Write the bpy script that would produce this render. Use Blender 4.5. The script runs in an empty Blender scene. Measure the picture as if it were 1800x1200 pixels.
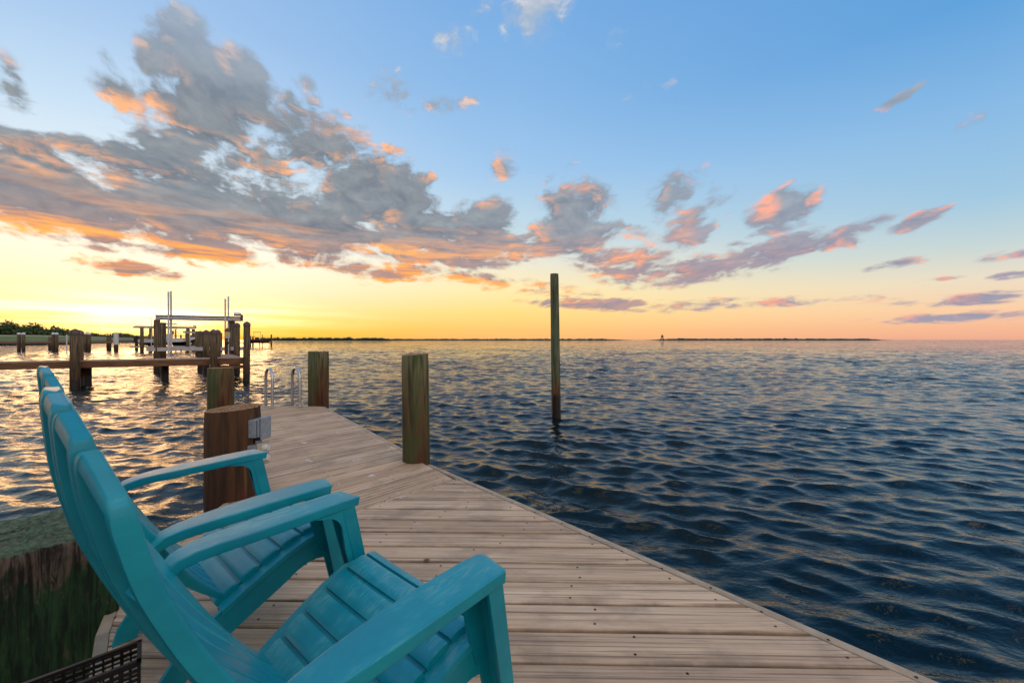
import bpy, bmesh, math, random
import numpy as np
from mathutils import Vector, Matrix

# ------------------------------------------------------------------ frame
F, H, HZ = 710.0, 1.03, 597.0        # focal length in photo pixels, eye height above deck, horizon row
WZ = -0.77                           # water level (deck top is z = 0)
SC = bpy.context.scene
COL = SC.collection
rnd = random.Random(7)
nrg = np.random.RandomState(11)

def at(px, depth, z):                # a point at a given distance along +Y
    return Vector(((px - 900) / F * depth, depth, z))

# ------------------------------------------------------------------ camera
cam = bpy.data.cameras.new('camera'); camo = bpy.data.objects.new('camera', cam); COL.objects.link(camo)
camo.location = (0, 0, H); camo.rotation_euler = (math.radians(90), 0, 0)
cam.sensor_width = 36; cam.lens = F / 1800 * 36; cam.shift_y = -3 / 1800
cam.clip_start = 0.02; cam.clip_end = 60000
cam.dof.use_dof = True; cam.dof.focus_distance = 3.6; cam.dof.aperture_fstop = 6.0
SC.camera = camo

# ------------------------------------------------------------------ node helper
class S:
    def __init__(s, t, sock): s.t, s.k = t, sock
    def _m(s, op, *o, clamp=False):
        n = s.t.nodes.new('ShaderNodeMath'); n.operation = op; n.use_clamp = clamp
        for i, v in enumerate((s,) + o):
            if isinstance(v, S): s.t.links.new(v.k, n.inputs[i])
            else: n.inputs[i].default_value = v
        return S(s.t, n.outputs[0])
    def __add__(s, o): return s._m('ADD', o)
    def __radd__(s, o): return s._m('ADD', o)
    def __sub__(s, o): return s._m('SUBTRACT', o)
    def __rsub__(s, o): return (s * -1.0) + o
    def __mul__(s, o): return s._m('MULTIPLY', o)
    def __rmul__(s, o): return s._m('MULTIPLY', o)
    def __truediv__(s, o): return s._m('DIVIDE', o)
    def madd(s, a, b): return s._m('MULTIPLY_ADD', a, b)
    def mx(s, o): return s._m('MAXIMUM', o)
    def mn(s, o): return s._m('MINIMUM', o)
    def clamp(s): return s._m('ADD', 0.0, clamp=True)
    def step(s, a, b):               # smoothstep a..b
        n = s.t.nodes.new('ShaderNodeMapRange'); n.interpolation_type = 'SMOOTHSTEP'
        s.t.links.new(s.k, n.inputs[0]); n.inputs[1].default_value = a; n.inputs[2].default_value = b
        return S(s.t, n.outputs[0])
    def lin(s, a, b, c=0.0, d=1.0):
        n = s.t.nodes.new('ShaderNodeMapRange')
        s.t.links.new(s.k, n.inputs[0])
        for i, v in zip((1, 2, 3, 4), (a, b, c, d)): n.inputs[i].default_value = v
        return S(s.t, n.outputs[0])

def xyz(t, sock):
    n = t.nodes.new('ShaderNodeSeparateXYZ'); t.links.new(sock, n.inputs[0])
    return [S(t, o) for o in n.outputs]
def vec(t, *c):
    n = t.nodes.new('ShaderNodeCombineXYZ')
    for i, v in enumerate(c):
        if isinstance(v, S): t.links.new(v.k, n.inputs[i])
        else: n.inputs[i].default_value = v
    return n.outputs[0]
def noise(t, v, scale, detail=4, rough=0.5, dist=0.0, dim='3D', color=False, lac=2.0):
    n = t.nodes.new('ShaderNodeTexNoise'); n.noise_dimensions = dim
    t.links.new(v, n.inputs['Vector'])
    n.inputs['Scale'].default_value = scale; n.inputs['Detail'].default_value = detail
    n.inputs['Roughness'].default_value = rough; n.inputs['Distortion'].default_value = dist
    n.inputs['Lacunarity'].default_value = lac
    return n.outputs['Color'] if color else S(t, n.outputs[0])
def lincol(c):
    return tuple(((v / 255 + 0.055) / 1.055) ** 2.4 if v > 10 else v / 255 / 12.92 for v in c[:3]) + (1,)
def ramp(t, fac, stops, interp='LINEAR'):
    n = t.nodes.new('ShaderNodeValToRGB'); n.color_ramp.interpolation = interp
    el = n.color_ramp.elements
    while len(el) < len(stops): el.new(0.5)
    for e, (p, c) in zip(el, sorted(stops, key=lambda q: q[0])):
        e.position = p; e.color = c if len(c) == 4 else tuple(c) + (1,)
    t.links.new(fac.k, n.inputs[0]); return n.outputs[0]
def mix(t, f, a, b, mode='MIX'):
    n = t.nodes.new('ShaderNodeMix'); n.data_type = 'RGBA'; n.blend_type = mode
    for v, i in ((f, 0), (a, 6), (b, 7)):
        if isinstance(v, S): t.links.new(v.k, n.inputs[i])
        elif isinstance(v, (int, float)): n.inputs[i].default_value = v
        elif isinstance(v, tuple): n.inputs[i].default_value = v if len(v) == 4 else v + (1,)
        else: t.links.new(v, n.inputs[i])
    return n.outputs[2]

# ------------------------------------------------------------------ sky
SUN_AZ = math.atan((262 - 900) / F)           # clockwise from +Y
SUN_EL = math.radians(2.6)
def ae(px, py):
    u = (px - 900) / F
    return math.atan(u), (HZ - py) / F / math.sqrt(1 + u * u)

w = bpy.data.worlds.new('World'); SC.world = w; w.use_nodes = True
t = w.node_tree; t.nodes.clear()
tc = t.nodes.new('ShaderNodeTexCoord')
X, Y, Z = xyz(t, tc.outputs['Generated'])
hh = (X * X + Y * Y)._m('SQRT').mx(1e-4)
E = (Z / hh).mx(0.0).mn(6.0)                  # tangent of the elevation
AZ = X._m('ARCTAN2', Y)
D = (X / hh * math.sin(SUN_AZ) + Y / hh * math.cos(SUN_AZ))._m('ARCCOSINE')   # azimuth distance from the sun
ET = (E / 1.8).mn(1.0)._m('SQRT')
def est(px, lst):
    out = []
    for py, c in lst:
        out.append((min(1, math.sqrt(max(0, ae(px, py)[1]) / 1.8)), lincol(c)))
    return out
sunr = ramp(t, ET, est(300, [(597, (252, 160, 20)), (582, (253, 192, 36)), (560, (253, 206, 88)), (530, (253, 220, 160)), (500, (253, 230, 198)),
      (460, (253, 240, 216)), (420, (246, 242, 228)), (330, (216, 230, 238)), (220, (190, 215, 236)), (100, (166, 197, 230)), (0, (150, 186, 226)), (-500, (118, 162, 214))]))
midr = ramp(t, ET, est(900, [(597, (246, 176, 112)), (580, (249, 192, 112)), (550, (251, 212, 126)), (510, (250, 226, 166)),
      (460, (228, 224, 206)), (400, (188, 211, 222)), (300, (154, 192, 228)), (150, (130, 176, 222)), (0, (116, 166, 219)), (-600, (94, 148, 208))]))
farr = ramp(t, ET, est(1700, [(597, (226, 160, 138)), (575, (238, 180, 146)), (540, (240, 200, 164)), (490, (226, 213, 190)),
      (430, (188, 205, 207)), (350, (154, 192, 217)), (200, (130, 178, 220)), (0, (90, 154, 211)), (-700, (78, 138, 202))]))
sk = mix(t, D.step(0.0, 0.76), sunr, midr)
sk = mix(t, D.lin(0.74, 1.60), sk, farr)
# a share of the physical sky keeps the gradient continuous overhead and behind the camera
ns = t.nodes.new('ShaderNodeTexSky'); ns.sky_type = 'NISHITA'; ns.sun_disc = False
ns.sun_elevation = SUN_EL; ns.sun_rotation = SUN_AZ; ns.air_density = 1.0; ns.dust_density = 1.5
sk = mix(t, 0.012, sk, ns.outputs[0], 'ADD')
# glow of the low sun in the haze
gd = (D * D / (2 * 0.17 ** 2) + (E - 0.048) * (E - 0.048) / (2 * 0.020 ** 2)) * -1.0
g1 = gd._m('EXPONENT')
gd2 = (D * D / (2 * 0.055 ** 2) + (E - 0.030) * (E - 0.030) / (2 * 0.030 ** 2)) * -1.0
g2 = gd2._m('EXPONENT')
gd3 = (D * D / (2 * 0.42 ** 2) + (E - 0.05) * (E - 0.05) / (2 * 0.09 ** 2)) * -1.0
g3 = gd3._m('EXPONENT')
hz = noise(t, vec(t, AZ * 4.0, E * 70.0, 2.0), 1.0, 5, 0.55).step(0.36, 0.66)      # thin bright streaks in the haze
sk = mix(t, g1 * hz.madd(0.75, 0.25), sk, (0.9, 0.85, 0.80), 'ADD')
sk = mix(t, g2 * 1.9, sk, (1.0, 0.66, 0.24), 'ADD')
# ---- clouds: placed masses (azimuth, elevation) broken up by noise
BL = [  # px, py, rx, ry, tilt(deg), weight
 (90,335,190,75,8,1.0),(60,285,100,50,20,.8),(150,405,260,38,3,.95),(350,345,210,70,5,1.1),(330,215,95,120,62,.95),(300,90,75,95,55,.85),
 (420,150,75,85,40,.95),(235,185,85,35,25,.85),(200,120,70,22,55,.55),(560,250,105,75,30,1.0),(660,340,140,75,15,1.1),(520,400,330,48,4,1.1),(800,420,200,45,5,1.0),
 (850,385,80,50,0,.85),(1010,365,75,62,0,1.1),(1000,420,120,40,0,.9),(1090,465,130,40,8,.9),(1180,335,62,50,-20,.75),(1215,395,55,35,-30,.75),
 (1270,345,42,34,-25,.75),(1375,372,72,46,-15,1.05),(1360,440,120,34,-4,.9),(1235,470,85,26,-4,.85),(1260,535,230,13,0,.8),(1515,395,75,17,-10,.7),(1615,385,55,14,-12,.7),
 (1575,466,60,11,-4,.7),(1690,528,135,12,-2,.85),(1690,556,160,11,-1,.9),(1780,448,110,13,-5,.85),(1790,482,70,9,-3,.7),(1650,491,60,5,-2,.55),
 (930,30,110,70,25,.62),(1085,70,60,45,-40,.42),(800,85,60,55,-30,.35),(690,150,90,30,-5,.42),(770,180,60,28,-5,.5),(5,140,75,60,40,.62),
 (205,466,130,20,2,.8),(880,290,70,34,-30,.55),(360,440,150,30,4,.85),(1705,215,60,16,-12,.5),(1575,178,50,9,-15,.4),(620,465,200,24,4,.85),(900,500,170,18,6,.75),(1080,535,150,13,3,.75),(1000,300,40,20,0,.5),(1130,165,45,20,-10,.4),(540,150,35,25,20,.4),(230,360,190,60,0,1.1),(470,330,130,60,10,1.0),(120,320,120,45,10,1.05),(730,395,150,45,5,1.1),(640,100,90,30,10,.45),(1450,120,70,20,-15,.35)]
M = None
for px, py, rx, ry, tl, wt in BL:
    wt = wt + 0.22 * (0.85 - wt) if wt < 0.85 else wt
    a0, e0 = ae(px, py)
    k = F / math.cos(a0) ** 2 if False else F
    sx = F / math.cos(a0) ** 2 / rx; sy = F / math.cos(a0) / ry      # px per radian / per unit elevation, over the radius
    c, s_ = math.cos(math.radians(tl)), math.sin(math.radians(tl))
    ka, ke = F / math.cos(a0) ** 2, F / math.cos(a0)
    # u along tilt (downwards right), v across
    u = AZ.madd(ka * c / rx, E.madd(-ke * s_ / rx, -(a0 * ka * c - e0 * ke * s_) / rx))
    v = AZ.madd(ka * s_ / ry, E.madd(ke * c / ry, -(a0 * ka * s_ + e0 * ke * c) / ry))
    r2 = u.madd(u, v * v)
    b = r2.madd(-0.55 * wt, wt)
    M = b if M is None else M.mx(b)
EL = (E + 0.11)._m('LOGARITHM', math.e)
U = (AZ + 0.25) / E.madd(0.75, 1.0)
# clouds added out of view, cover thickened to warm and brighten the deck
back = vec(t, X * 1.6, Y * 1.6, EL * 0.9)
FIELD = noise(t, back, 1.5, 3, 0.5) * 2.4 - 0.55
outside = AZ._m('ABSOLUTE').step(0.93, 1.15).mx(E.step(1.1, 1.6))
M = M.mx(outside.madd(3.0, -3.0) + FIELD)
M = M.mx(-1.2)
YY = Y * 0.6
P0 = vec(t, U * 3.0, EL * 1.9, YY)
wn = xyz(t, noise(t, P0, 1.7, 4, 0.55, color=True))
WU = U.madd(3.0, wn[0] * 0.42); WV = EL.madd(1.9, wn[1] * 0.42)
P1 = vec(t, WU, WV, YY)
fb = noise(t, P1, 2.6, 10, 0.60)
su, sv = (SUN_AZ + 0.25) * 3.0, math.log(0.02 + 0.11) * 1.9
dx = WU * -1.0 + su; dy = WV * -1.0 + sv
dl = dx.madd(dx, dy * dy)._m('SQRT').mx(0.05)
P2 = vec(t, WU + dx / dl * 0.085, WV + dy / dl * 0.05, YY)
fb2 = noise(t, P2, 2.6, 5, 0.60)
P3 = vec(t, WU * 1.0, WV + 0.07, YY)          # a little above: self shading of the bellies
fb3 = noise(t, P3, 2.6, 5, 0.60)
PB = vec(t, U.madd(3.0, wn[0] * 0.2), EL.madd(1.55, wn[1] * 0.2), YY)
b1 = (noise(t, PB, 5.5, 0, 0.5) - 0.5)._m('ABSOLUTE')
b2 = (noise(t, PB, 12.0, 0, 0.5) - 0.5)._m('ABSOLUTE')
b3 = (noise(t, PB, 25.0, 2, 0.6) - 0.5)._m('ABSOLUTE')
puff = b1 * 2.2 + b2 * 1.3 + b3 * 0.9          # rounded lumps with sharp creases
feather = (noise(t, vec(t, U * 17.0, EL.madd(2.6, U * 2.0), YY), 1.0, 5, 0.6, 0.4) - 0.5) * E.step(0.16, 0.42)
raw = fb.madd(3.0, M * 1.25) + puff * 0.54 + feather * 0.85 - 2.29
raw2 = fb2.madd(3.0, M * 1.25) + puff * 0.16 + feather * 0.85 - 2.06
streak = noise(t, vec(t, AZ * 5.0, E * 46.0, 0.3), 1.0, 6, 0.6)
alpha = raw.step(-0.14, 0.40)
thick = raw.step(0.05, 0.95)
lit = (raw - raw2 + (streak - 0.5) * 0.5).step(-0.02, 0.42)
LB = None                                     # shoulders of the bank that catch the sun directly
for px, py, rx, ry, q in ((50,275,110,36,.9),(235,195,85,34,1.0),(400,85,30,50,1.0),(1342,365,36,34,1.0),(1110,440,70,34,.7),(1005,330,40,18,.5),(1200,395,40,40,.6),(190,310,60,26,.6),(590,225,60,26,.5),(900,275,50,14,.7)):
    a0, e0 = ae(px, py); u = AZ.madd(F/math.cos(a0)**2/rx, -a0*F/math.cos(a0)**2/rx); v = E.madd(F/math.cos(a0)/ry, -e0*F/math.cos(a0)/ry)
    b = u.madd(u, v * v).madd(-q, q); LB = b if LB is None else LB.mx(b)
lit = (lit * raw.step(0.95, 0.10) + LB.clamp() * (fb - fb2 + (streak - 0.5) * 0.3).step(-0.12, 0.14) * 0.85).clamp()
near = D.step(1.65, 0.25)                     # 1 at the sun's azimuth
low = E.step(0.29, 0.14)
shade = ((fb - fb3) * 2.4 + 0.24 + puff * 0.35).clamp()
core = mix(t, shade, mix(t, near, lincol((132, 146, 164)), lincol((112, 122, 134))), mix(t, near, lincol((172, 180, 192)), lincol((158, 164, 168))))
core = mix(t, E.step(0.42, 0.75), core, lincol((158, 178, 202)))
over = E.step(3.0, 5.5).mx(D.step(1.7, 2.3))   # unseen clouds overhead and behind the camera, brightened to light the deck
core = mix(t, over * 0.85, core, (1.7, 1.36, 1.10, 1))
core = mix(t, low * 0.70, core, mix(t, shade, mix(t, near, lincol((142, 138, 160)), lincol((150, 130, 130))), mix(t, near, lincol((176, 156, 166)), lincol((214, 152, 122)))))
litc = mix(t, near, lincol((250, 172, 150)), lincol((255, 184, 134)))
litc = mix(t, low * near, litc, mix(t, streak.step(0.5, 0.72), (0.98, 0.36, 0.10, 1), (1.0, 0.55, 0.10, 1)))
litc = mix(t, E.step(0.45, 0.70), litc, lincol((206, 206, 210)))
fire = low * near.step(0.1, 0.9) * E.step(0.05, 0.12) * streak.step(0.44, 0.60)
lf = (lit * 1.35 + fire * 1.2).clamp()
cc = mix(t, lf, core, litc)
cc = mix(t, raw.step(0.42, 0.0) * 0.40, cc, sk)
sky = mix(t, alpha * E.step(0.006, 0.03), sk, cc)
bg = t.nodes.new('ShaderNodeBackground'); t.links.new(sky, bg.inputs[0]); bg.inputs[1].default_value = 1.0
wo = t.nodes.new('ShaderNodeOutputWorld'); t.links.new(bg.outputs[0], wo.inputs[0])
w.cycles.sampling_method = 'MANUAL'; w.cycles.sample_map_resolution = 512

sun = bpy.data.lights.new('sun', 'SUN'); sun.energy = 0.42; sun.angle = math.radians(22); sun.color = (1.0, 0.52, 0.20)
suno = bpy.data.objects.new('sun', sun); COL.objects.link(suno)
sd = Vector((math.sin(SUN_AZ) * math.cos(SUN_EL), math.cos(SUN_AZ) * math.cos(SUN_EL), math.sin(SUN_EL)))
suno.rotation_euler = sd.to_track_quat('Z', 'Y').to_euler()
vs = SC.view_settings; vs.view_transform = 'Standard'; vs.look = 'None'; vs.exposure = 0.12; vs.gamma = 1.0; vs.use_curve_mapping = False
SC.render.engine = 'CYCLES'
SC.cycles.max_bounces = 6; SC.cycles.glossy_bounces = 4; SC.cycles.diffuse_bounces = 3; SC.cycles.caustics_reflective = False

# ------------------------------------------------------------------ materials
def mat(name):
    m = bpy.data.materials.new(name); m.use_nodes = True
    tt = m.node_tree; tt.nodes.clear()
    p = tt.nodes.new('ShaderNodeBsdfPrincipled'); o = tt.nodes.new('ShaderNodeOutputMaterial')
    tt.links.new(p.outputs[0], o.inputs[0]); return m, tt, p
def setin(tt, p, name, v):
    i = p.inputs[name]
    if isinstance(v, S): tt.links.new(v.k, i)
    elif isinstance(v, bpy.types.NodeSocket): tt.links.new(v, i)
    elif isinstance(v, tuple): i.default_value = v if len(v) == 4 else v + (1,)
    else: i.default_value = v
def bump(tt, p, h, strength=0.3, dist=0.01, prev=None):
    b = tt.nodes.new('ShaderNodeBump'); b.inputs['Strength'].default_value = strength; b.inputs['Distance'].default_value = dist
    tt.links.new(h.k, b.inputs['Height'])
    if prev: tt.links.new(prev, b.inputs['Normal'])
    tt.links.new(b.outputs[0], p.inputs['Normal']); return b.outputs[0]
def objc(tt): return tt.nodes.new('ShaderNodeTexCoord').outputs['Object']
def geo(tt): return tt.nodes.new('ShaderNodeNewGeometry').outputs['Position']
def orand(tt): return S(tt, tt.nodes.new('ShaderNodeObjectInfo').outputs['Random'])

def m_plank():
    m, tt, p = mat('weathered_deck_paint')
    x, y, z = xyz(tt, objc(tt)); r = orand(tt)
    v = vec(tt, x * 0.9 + r * 40, y * 26.0, r * 17)
    g = noise(tt, v, 1.6, 7, 0.62, 0.5)
    v2 = vec(tt, x * 1.3 + r * 90, y * 60.0, r * 31)
    ck = noise(tt, v2, 1.1, 4, 0.6, 0.3)
    bl = noise(tt, vec(tt, x * 3.2 + r * 51, y * 5.0, r * 7), 1.0, 5, 0.6)
    base = ramp(tt, g, [(0.24, lincol((124, 98, 76))), (0.40, lincol((196, 164, 132))), (0.58, lincol((222, 190, 156))), (0.80, lincol((236, 208, 176)))])
    base = mix(tt, r.lin(0, 1, 0.0, 0.62), base, lincol((168, 138, 108)))
    base = mix(tt, bl.step(0.46, 0.70) * 0.60, base, lincol((138, 120, 100)))
    ln = noise(tt, vec(tt, x * 0.7 + r * 23, y * 90.0, r * 11), 1.0, 5, 0.65, 0.2)
    base = mix(tt, ln.step(0.49, 0.37) * 0.72, base, lincol((112, 90, 72)))
    crack = ck.step(0.36, 0.28) * noise(tt, vec(tt, x * 1.4 + r * 13, y * 8, 0), 1.0, 3).step(0.40, 0.56)
    base = mix(tt, crack * 0.9, base, lincol((44, 36, 32)))
    edge = y._m('ABSOLUTE').step(0.055, 0.070)
    base = mix(tt, edge * noise(tt, vec(tt, x * 5 + r * 9, r * 3, 0), 1.0, 4, 0.6).step(0.40, 0.62) * 0.40, base, lincol((84, 70, 58)))
    wx, wy, wz = xyz(tt, geo(tt))
    wv = vec(tt, wx * 5.0, wy * 5.0, 0)
    dn = noise(tt, wv, 1.0, 4, 0.6)
    drop = dn.step(0.665, 0.69) * wy.step(2.0, 3.2)
    wear = noise(tt, vec(tt, x * 6 + r * 5, y * 30, r), 1.0, 4, 0.6).step(0.62, 0.72) * dn.step(0.54, 0.66)
    base = mix(tt, drop * 0.75, base, lincol((226, 226, 228)))
    base = mix(tt, wear * 0.55, base, lincol((214, 208, 202)))
    d2 = ((wx + 0.40) * (wx + 0.40) + (wy - 1.894) * (wy - 1.894))._m('SQRT') + (dn - 0.5) * 0.02
    base = mix(tt, d2.step(0.022, 0.006) * 0.9, base, lincol((96, 48, 16)))
    setin(tt, p, 'Base Color', base); setin(tt, p, 'Roughness', 0.78)
    bump(tt, p, g * 0.6 + crack * -1.6 + ck * 0.25, 0.55, 0.006)
    return m
def m_pile(name, top, mid, low, z0, z1, wet=None, moss=0.0, drips=0.0):
    m, tt, p = mat(name)
    x, y, z = xyz(tt, objc(tt)); r = orand(tt)
    ang = x._m('ARCTAN2', y)
    g = noise(tt, vec(tt, x * 22 + r * 30, y * 22, z * 1.3 + r * 9), 1.0, 7, 0.62, 0.4)
    b = noise(tt, vec(tt, x * 5 + r * 30, y * 5, z * 1.6 + r * 3), 1.0, 4, 0.6)
    f = (z + (b - 0.5) * (z1 - z0) * 0.9).lin(z0, z1)
    col = ramp(tt, f, [(0.0, lincol(low)), (0.45, lincol(mid)), (0.85, lincol(top)), (1.0, lincol(top))])
    dark = g.step(0.56, 0.36)
    col = mix(tt, dark * 0.80, col, lincol((34, 22, 12)))
    col = mix(tt, g.step(0.58, 0.74) * 0.35, col, lincol((168, 140, 96)))
    if moss: col = mix(tt, b.step(0.42, 0.62) * moss, col, lincol((62, 84, 44)))
    nx, ny, nz = xyz(tt, tt.nodes.new('ShaderNodeNewGeometry').outputs['Normal'])
    endg = noise(tt, vec(tt, x * 60, y * 60, 0), 1.0, 4, 0.6)
    endc = mix(tt, endg.step(0.35, 0.65), lincol((186, 138, 88)), lincol((112, 76, 46)))
    col = mix(tt, nz.step(0.6, 0.9) * 0.85, col, endc)
    drip = noise(tt, vec(tt, x * 34 + r * 11, y * 34, z * 3.0), 1.0, 4, 0.6).step(0.66, 0.70) * z.step(z1 - 0.35, z1)
    col = mix(tt, drip * drips, col, lincol((206, 206, 200)))
    if wet is not None:
        wz_ = z + (b - 0.5) * 0.18
        col = mix(tt, wz_.step(wet + 0.06, wet - 0.04) * 0.93, col, lincol((20, 19, 17)))
        setin(tt, p, 'Roughness', wz_.step(wet - 0.05, wet + 0.1).lin(0, 1, 0.35, 0.85))
    else: setin(tt, p, 'Roughness', 0.85)
    setin(tt, p, 'Base Color', col)
    bump(tt, p, g, 0.8, 0.012)
    return m
def m_simple(name, c1, c2=None, rough=0.6, metal=0.0, scale=6.0, bmp=0.0):
    m, tt, p = mat(name)
    if c2 is None: c2 = tuple(v * 0.82 for v in c1)
    n = noise(tt, objc(tt), scale, 5, 0.6)
    setin(tt, p, 'Base Color', mix(tt, n.step(0.3, 0.7), lincol(c1), lincol(c2)))
    setin(tt, p, 'Roughness', n.lin(0.2, 0.8, max(0.05, rough - 0.1), min(1, rough + 0.1))); setin(tt, p, 'Metallic', metal)
    if bmp: bump(tt, p, n, bmp, 0.01)
    return m
def m_chair():
    m, tt, p = mat('turquoise_plastic')
    x, y, z = xyz(tt, objc(tt)); r = orand(tt)
    g = noise(tt, vec(tt, x * 34, y * 5, z * 5 + r * 5), 1.0, 4, 0.5, 1.2)
    lines = (g * 46.0)._m('SINE').lin(-1, 1)
    b = noise(tt, vec(tt, x * 7 + r * 5, y * 5, z * 7), 1.0, 5, 0.6)
    col = mix(tt, b.step(0.35, 0.7), lincol((1, 134, 152)), lincol((10, 152, 166)))
    nx, ny, nz = xyz(tt, tt.nodes.new('ShaderNodeNewGeometry').outputs['Normal'])
    fade = nz.step(0.6, 0.95) * b.step(0.48, 0.66) * lines.step(0.45, 0.9)
    col = mix(tt, fade * 0.36, col, lincol((146, 178, 170)))
    dirt = noise(tt, vec(tt, x * 60, y * 60, z * 60), 1.0, 3, 0.6).step(0.66, 0.74)
    col = mix(tt, dirt * 0.25, col, lincol((60, 96, 96)))
    setin(tt, p, 'Base Color', col); setin(tt, p, 'Roughness', b.lin(0.3, 0.7, 0.28, 0.46)); setin(tt, p, 'IOR', 1.46)
    bump(tt, p, lines * 0.4 + b, 0.10, 0.004)
    return m
def m_water():
    m, tt, p = mat('sea_water')
    pos = geo(tt); x, y, z = xyz(tt, pos)
    dist = (x * x + y * y)._m('SQRT')
    n1 = noise(tt, vec(tt, x * 1.5, y * 3.0, 0), 1.0, 4, 0.6, 0.7)
    n2 = noise(tt, vec(tt, x * 5.0, y * 8.0, 0.4), 1.0, 4, 0.55, 0.25)
    n3 = noise(tt, vec(tt, x * 0.22, y * 0.55, 0.9), 1.0, 5, 0.62, 0.3)
    setin(tt, p, 'Base Color', lincol((1, 18, 21))); setin(tt, p, 'Roughness', 0.04); setin(tt, p, 'IOR', 1.333); setin(tt, p, 'Specular Tint', (0.84, 1.0, 0.95))
    h = n2 * 0.018 + n1 * dist.step(5, 28).lin(0, 1, 0.012, 0.12) + n3 * dist.step(18, 110) * 0.42
    nb = bump(tt, p, h, 0.9, 1.0)
    # beyond the reach of the modelled waves: slopes of the unresolved chop
    c1 = xyz(tt, noise(tt, vec(tt, x * 0.9, y * 1.9, 3.0), 1.0, 5, 0.66, 0.4, color=True))
    c2 = xyz(tt, noise(tt, vec(tt, x * 0.10, y * 0.22, 7.0), 1.0, 4, 0.6, 0.4, color=True))
    k1 = dist.step(14, 60)
    sx = (c1[0] - 0.5) * 1.5 + (c2[0] - 0.5) * 0.4
    sy = (c1[1] - 0.5) * 2.2 + (c2[1] - 0.5) * 0.9
    nx, ny, nz = xyz(tt, nb)
    va = tt.nodes.new('ShaderNodeVectorMath'); va.operation = 'NORMALIZE'
    tt.links.new(vec(tt, sx.madd(k1, nx), sy.madd(k1, ny), nz), va.inputs[0])
    tt.links.new(va.outputs[0], p.inputs['Normal'])
    return m
def m_deckslab():
    m, tt, p = mat('grey_brown_boards')
    x, y, z = xyz(tt, objc(tt))
    fr = (x / 0.15)._m('FRACT')
    g = noise(tt, vec(tt, x * 7, y * 1.5, z * 9), 2.0, 5, 0.6)
    col = mix(tt, g.step(0.3, 0.7), lincol((176, 148, 124)), lincol((132, 106, 86)))
    col = mix(tt, fr.step(0.08, 0.03), col, lincol((50, 38, 30)))
    setin(tt, p, 'Base Color', col); setin(tt, p, 'Roughness', 0.8); return m
def m_beam():
    m, tt, p = mat('brown_timber')
    x, y, z = xyz(tt, objc(tt))
    g = noise(tt, vec(tt, x * 1.2, y * 12, z * 18), 1.5, 6, 0.6)
    setin(tt, p, 'Base Color', ramp(tt, g, [(0.3, lincol((70, 46, 28))), (0.55, lincol((124, 88, 58))), (0.75, lincol((150, 112, 80)))]))
    setin(tt, p, 'Roughness', 0.8); bump(tt, p, g, 0.4, 0.02); return m
def m_leaf():
    m, tt, p = mat('mangrove_leaves')
    n = noise(tt, geo(tt), 0.35, 5, 0.6)
    setin(tt, p, 'Base Color', ramp(tt, n, [(0.3, (0.025, 0.05, 0.012, 1)), (0.55, (0.06, 0.10, 0.02, 1)), (0.75, (0.11, 0.14, 0.03, 1))]))
    setin(tt, p, 'Roughness', 0.6); return m
def m_moss():
    m, tt, p = mat('mossy_timber')
    x, y, z = xyz(tt, objc(tt))
    g = noise(tt, vec(tt, x * 60, y * 60, z * 5.0), 1.0, 7, 0.68, 0.4)
    b = noise(tt, vec(tt, x * 15, y * 15, z * 8), 1.0, 7, 0.7, 0.5)
    nx, ny, nz = xyz(tt, tt.nodes.new('ShaderNodeNewGeometry').outputs['Normal'])
    wood = mix(tt, g.step(0.40, 0.60), lincol((34, 28, 24)), lincol((112, 96, 82)))
    mossc = mix(tt, g.step(0.36, 0.66), lincol((14, 34, 20)), lincol((44, 80, 44)))
    side = (z * -3.2 + 0.96 + (b - 0.5) * 2.6).step(0.1, 0.5) * b.step(0.30, 0.46).lin(0, 1, 0.35, 1.0)
    topm = b.step(0.34, 0.55)
    topc = mix(tt, topm * 0.65, mix(tt, g.step(0.35, 0.65), lincol((58, 50, 40)), lincol((112, 104, 84))), mix(tt, g.step(0.35, 0.65), lincol((34, 72, 44)), lincol((92, 128, 86))))
    col = mix(tt, nz.step(0.5, 0.8), mix(tt, side, wood, mossc), topc)
    setin(tt, p, 'Base Color', col); setin(tt, p, 'Roughness', 0.9); bump(tt, p, g + b * 0.7, 0.8, 0.015); return m

PLANK = m_plank(); CHAIR = m_chair(); WATER = m_water(); SLAB = m_deckslab(); BEAM = m_beam(); LEAF = m_leaf(); MOSS = m_moss()
TRIM = m_simple('deck_edge_wood', (190, 168, 140), (158, 138, 114), 0.8, scale=9, bmp=0.3)
P_GREEN = m_pile('green_weathered_pile', (120, 120, 82), (100, 80, 46), (88, 46, 20), 0.05, 0.95, moss=0.55, drips=0.7)
P_BROWN = m_pile('brown_split_pile', (88, 58, 30), (76, 48, 24), (84, 46, 22), -0.1, 0.6)
P_TALL = m_pile('green_marker_pile', (110, 118, 88), (104, 108, 78), (110, 74, 34), -0.25, 1.05, wet=-0.25, moss=0.35)
P_FAR = m_pile('grey_brown_pile', (122, 106, 80), (102, 82, 56), (76, 54, 34), -0.4, 1.3, wet=-0.42)
UNDER = m_simple('dark_underdeck_timber', (60, 48, 38), (36, 28, 22), 0.9, bmp=0.3)
GREYBOX = m_simple('grey_plastic_box', (150, 160, 166), (132, 142, 150), 0.5, scale=30)
WHITEP = m_simple('white_plastic', (226, 226, 222), (200, 200, 196), 0.45, scale=20)
ALU = m_simple('brushed_aluminium', (206, 208, 210), (170, 172, 176), 0.32, 0.85, scale=14)
ALUP = m_simple('pale_aluminium_beam', (204, 200, 196), (176, 170, 166), 0.5, 0.1, scale=4)
BLACK = m_simple('black_plastic', (22, 22, 24), (12, 12, 14), 0.5, scale=20)
CAPD = m_simple('dark_cap', (92, 70, 66), (70, 52, 48), 0.5, scale=8)
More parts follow.
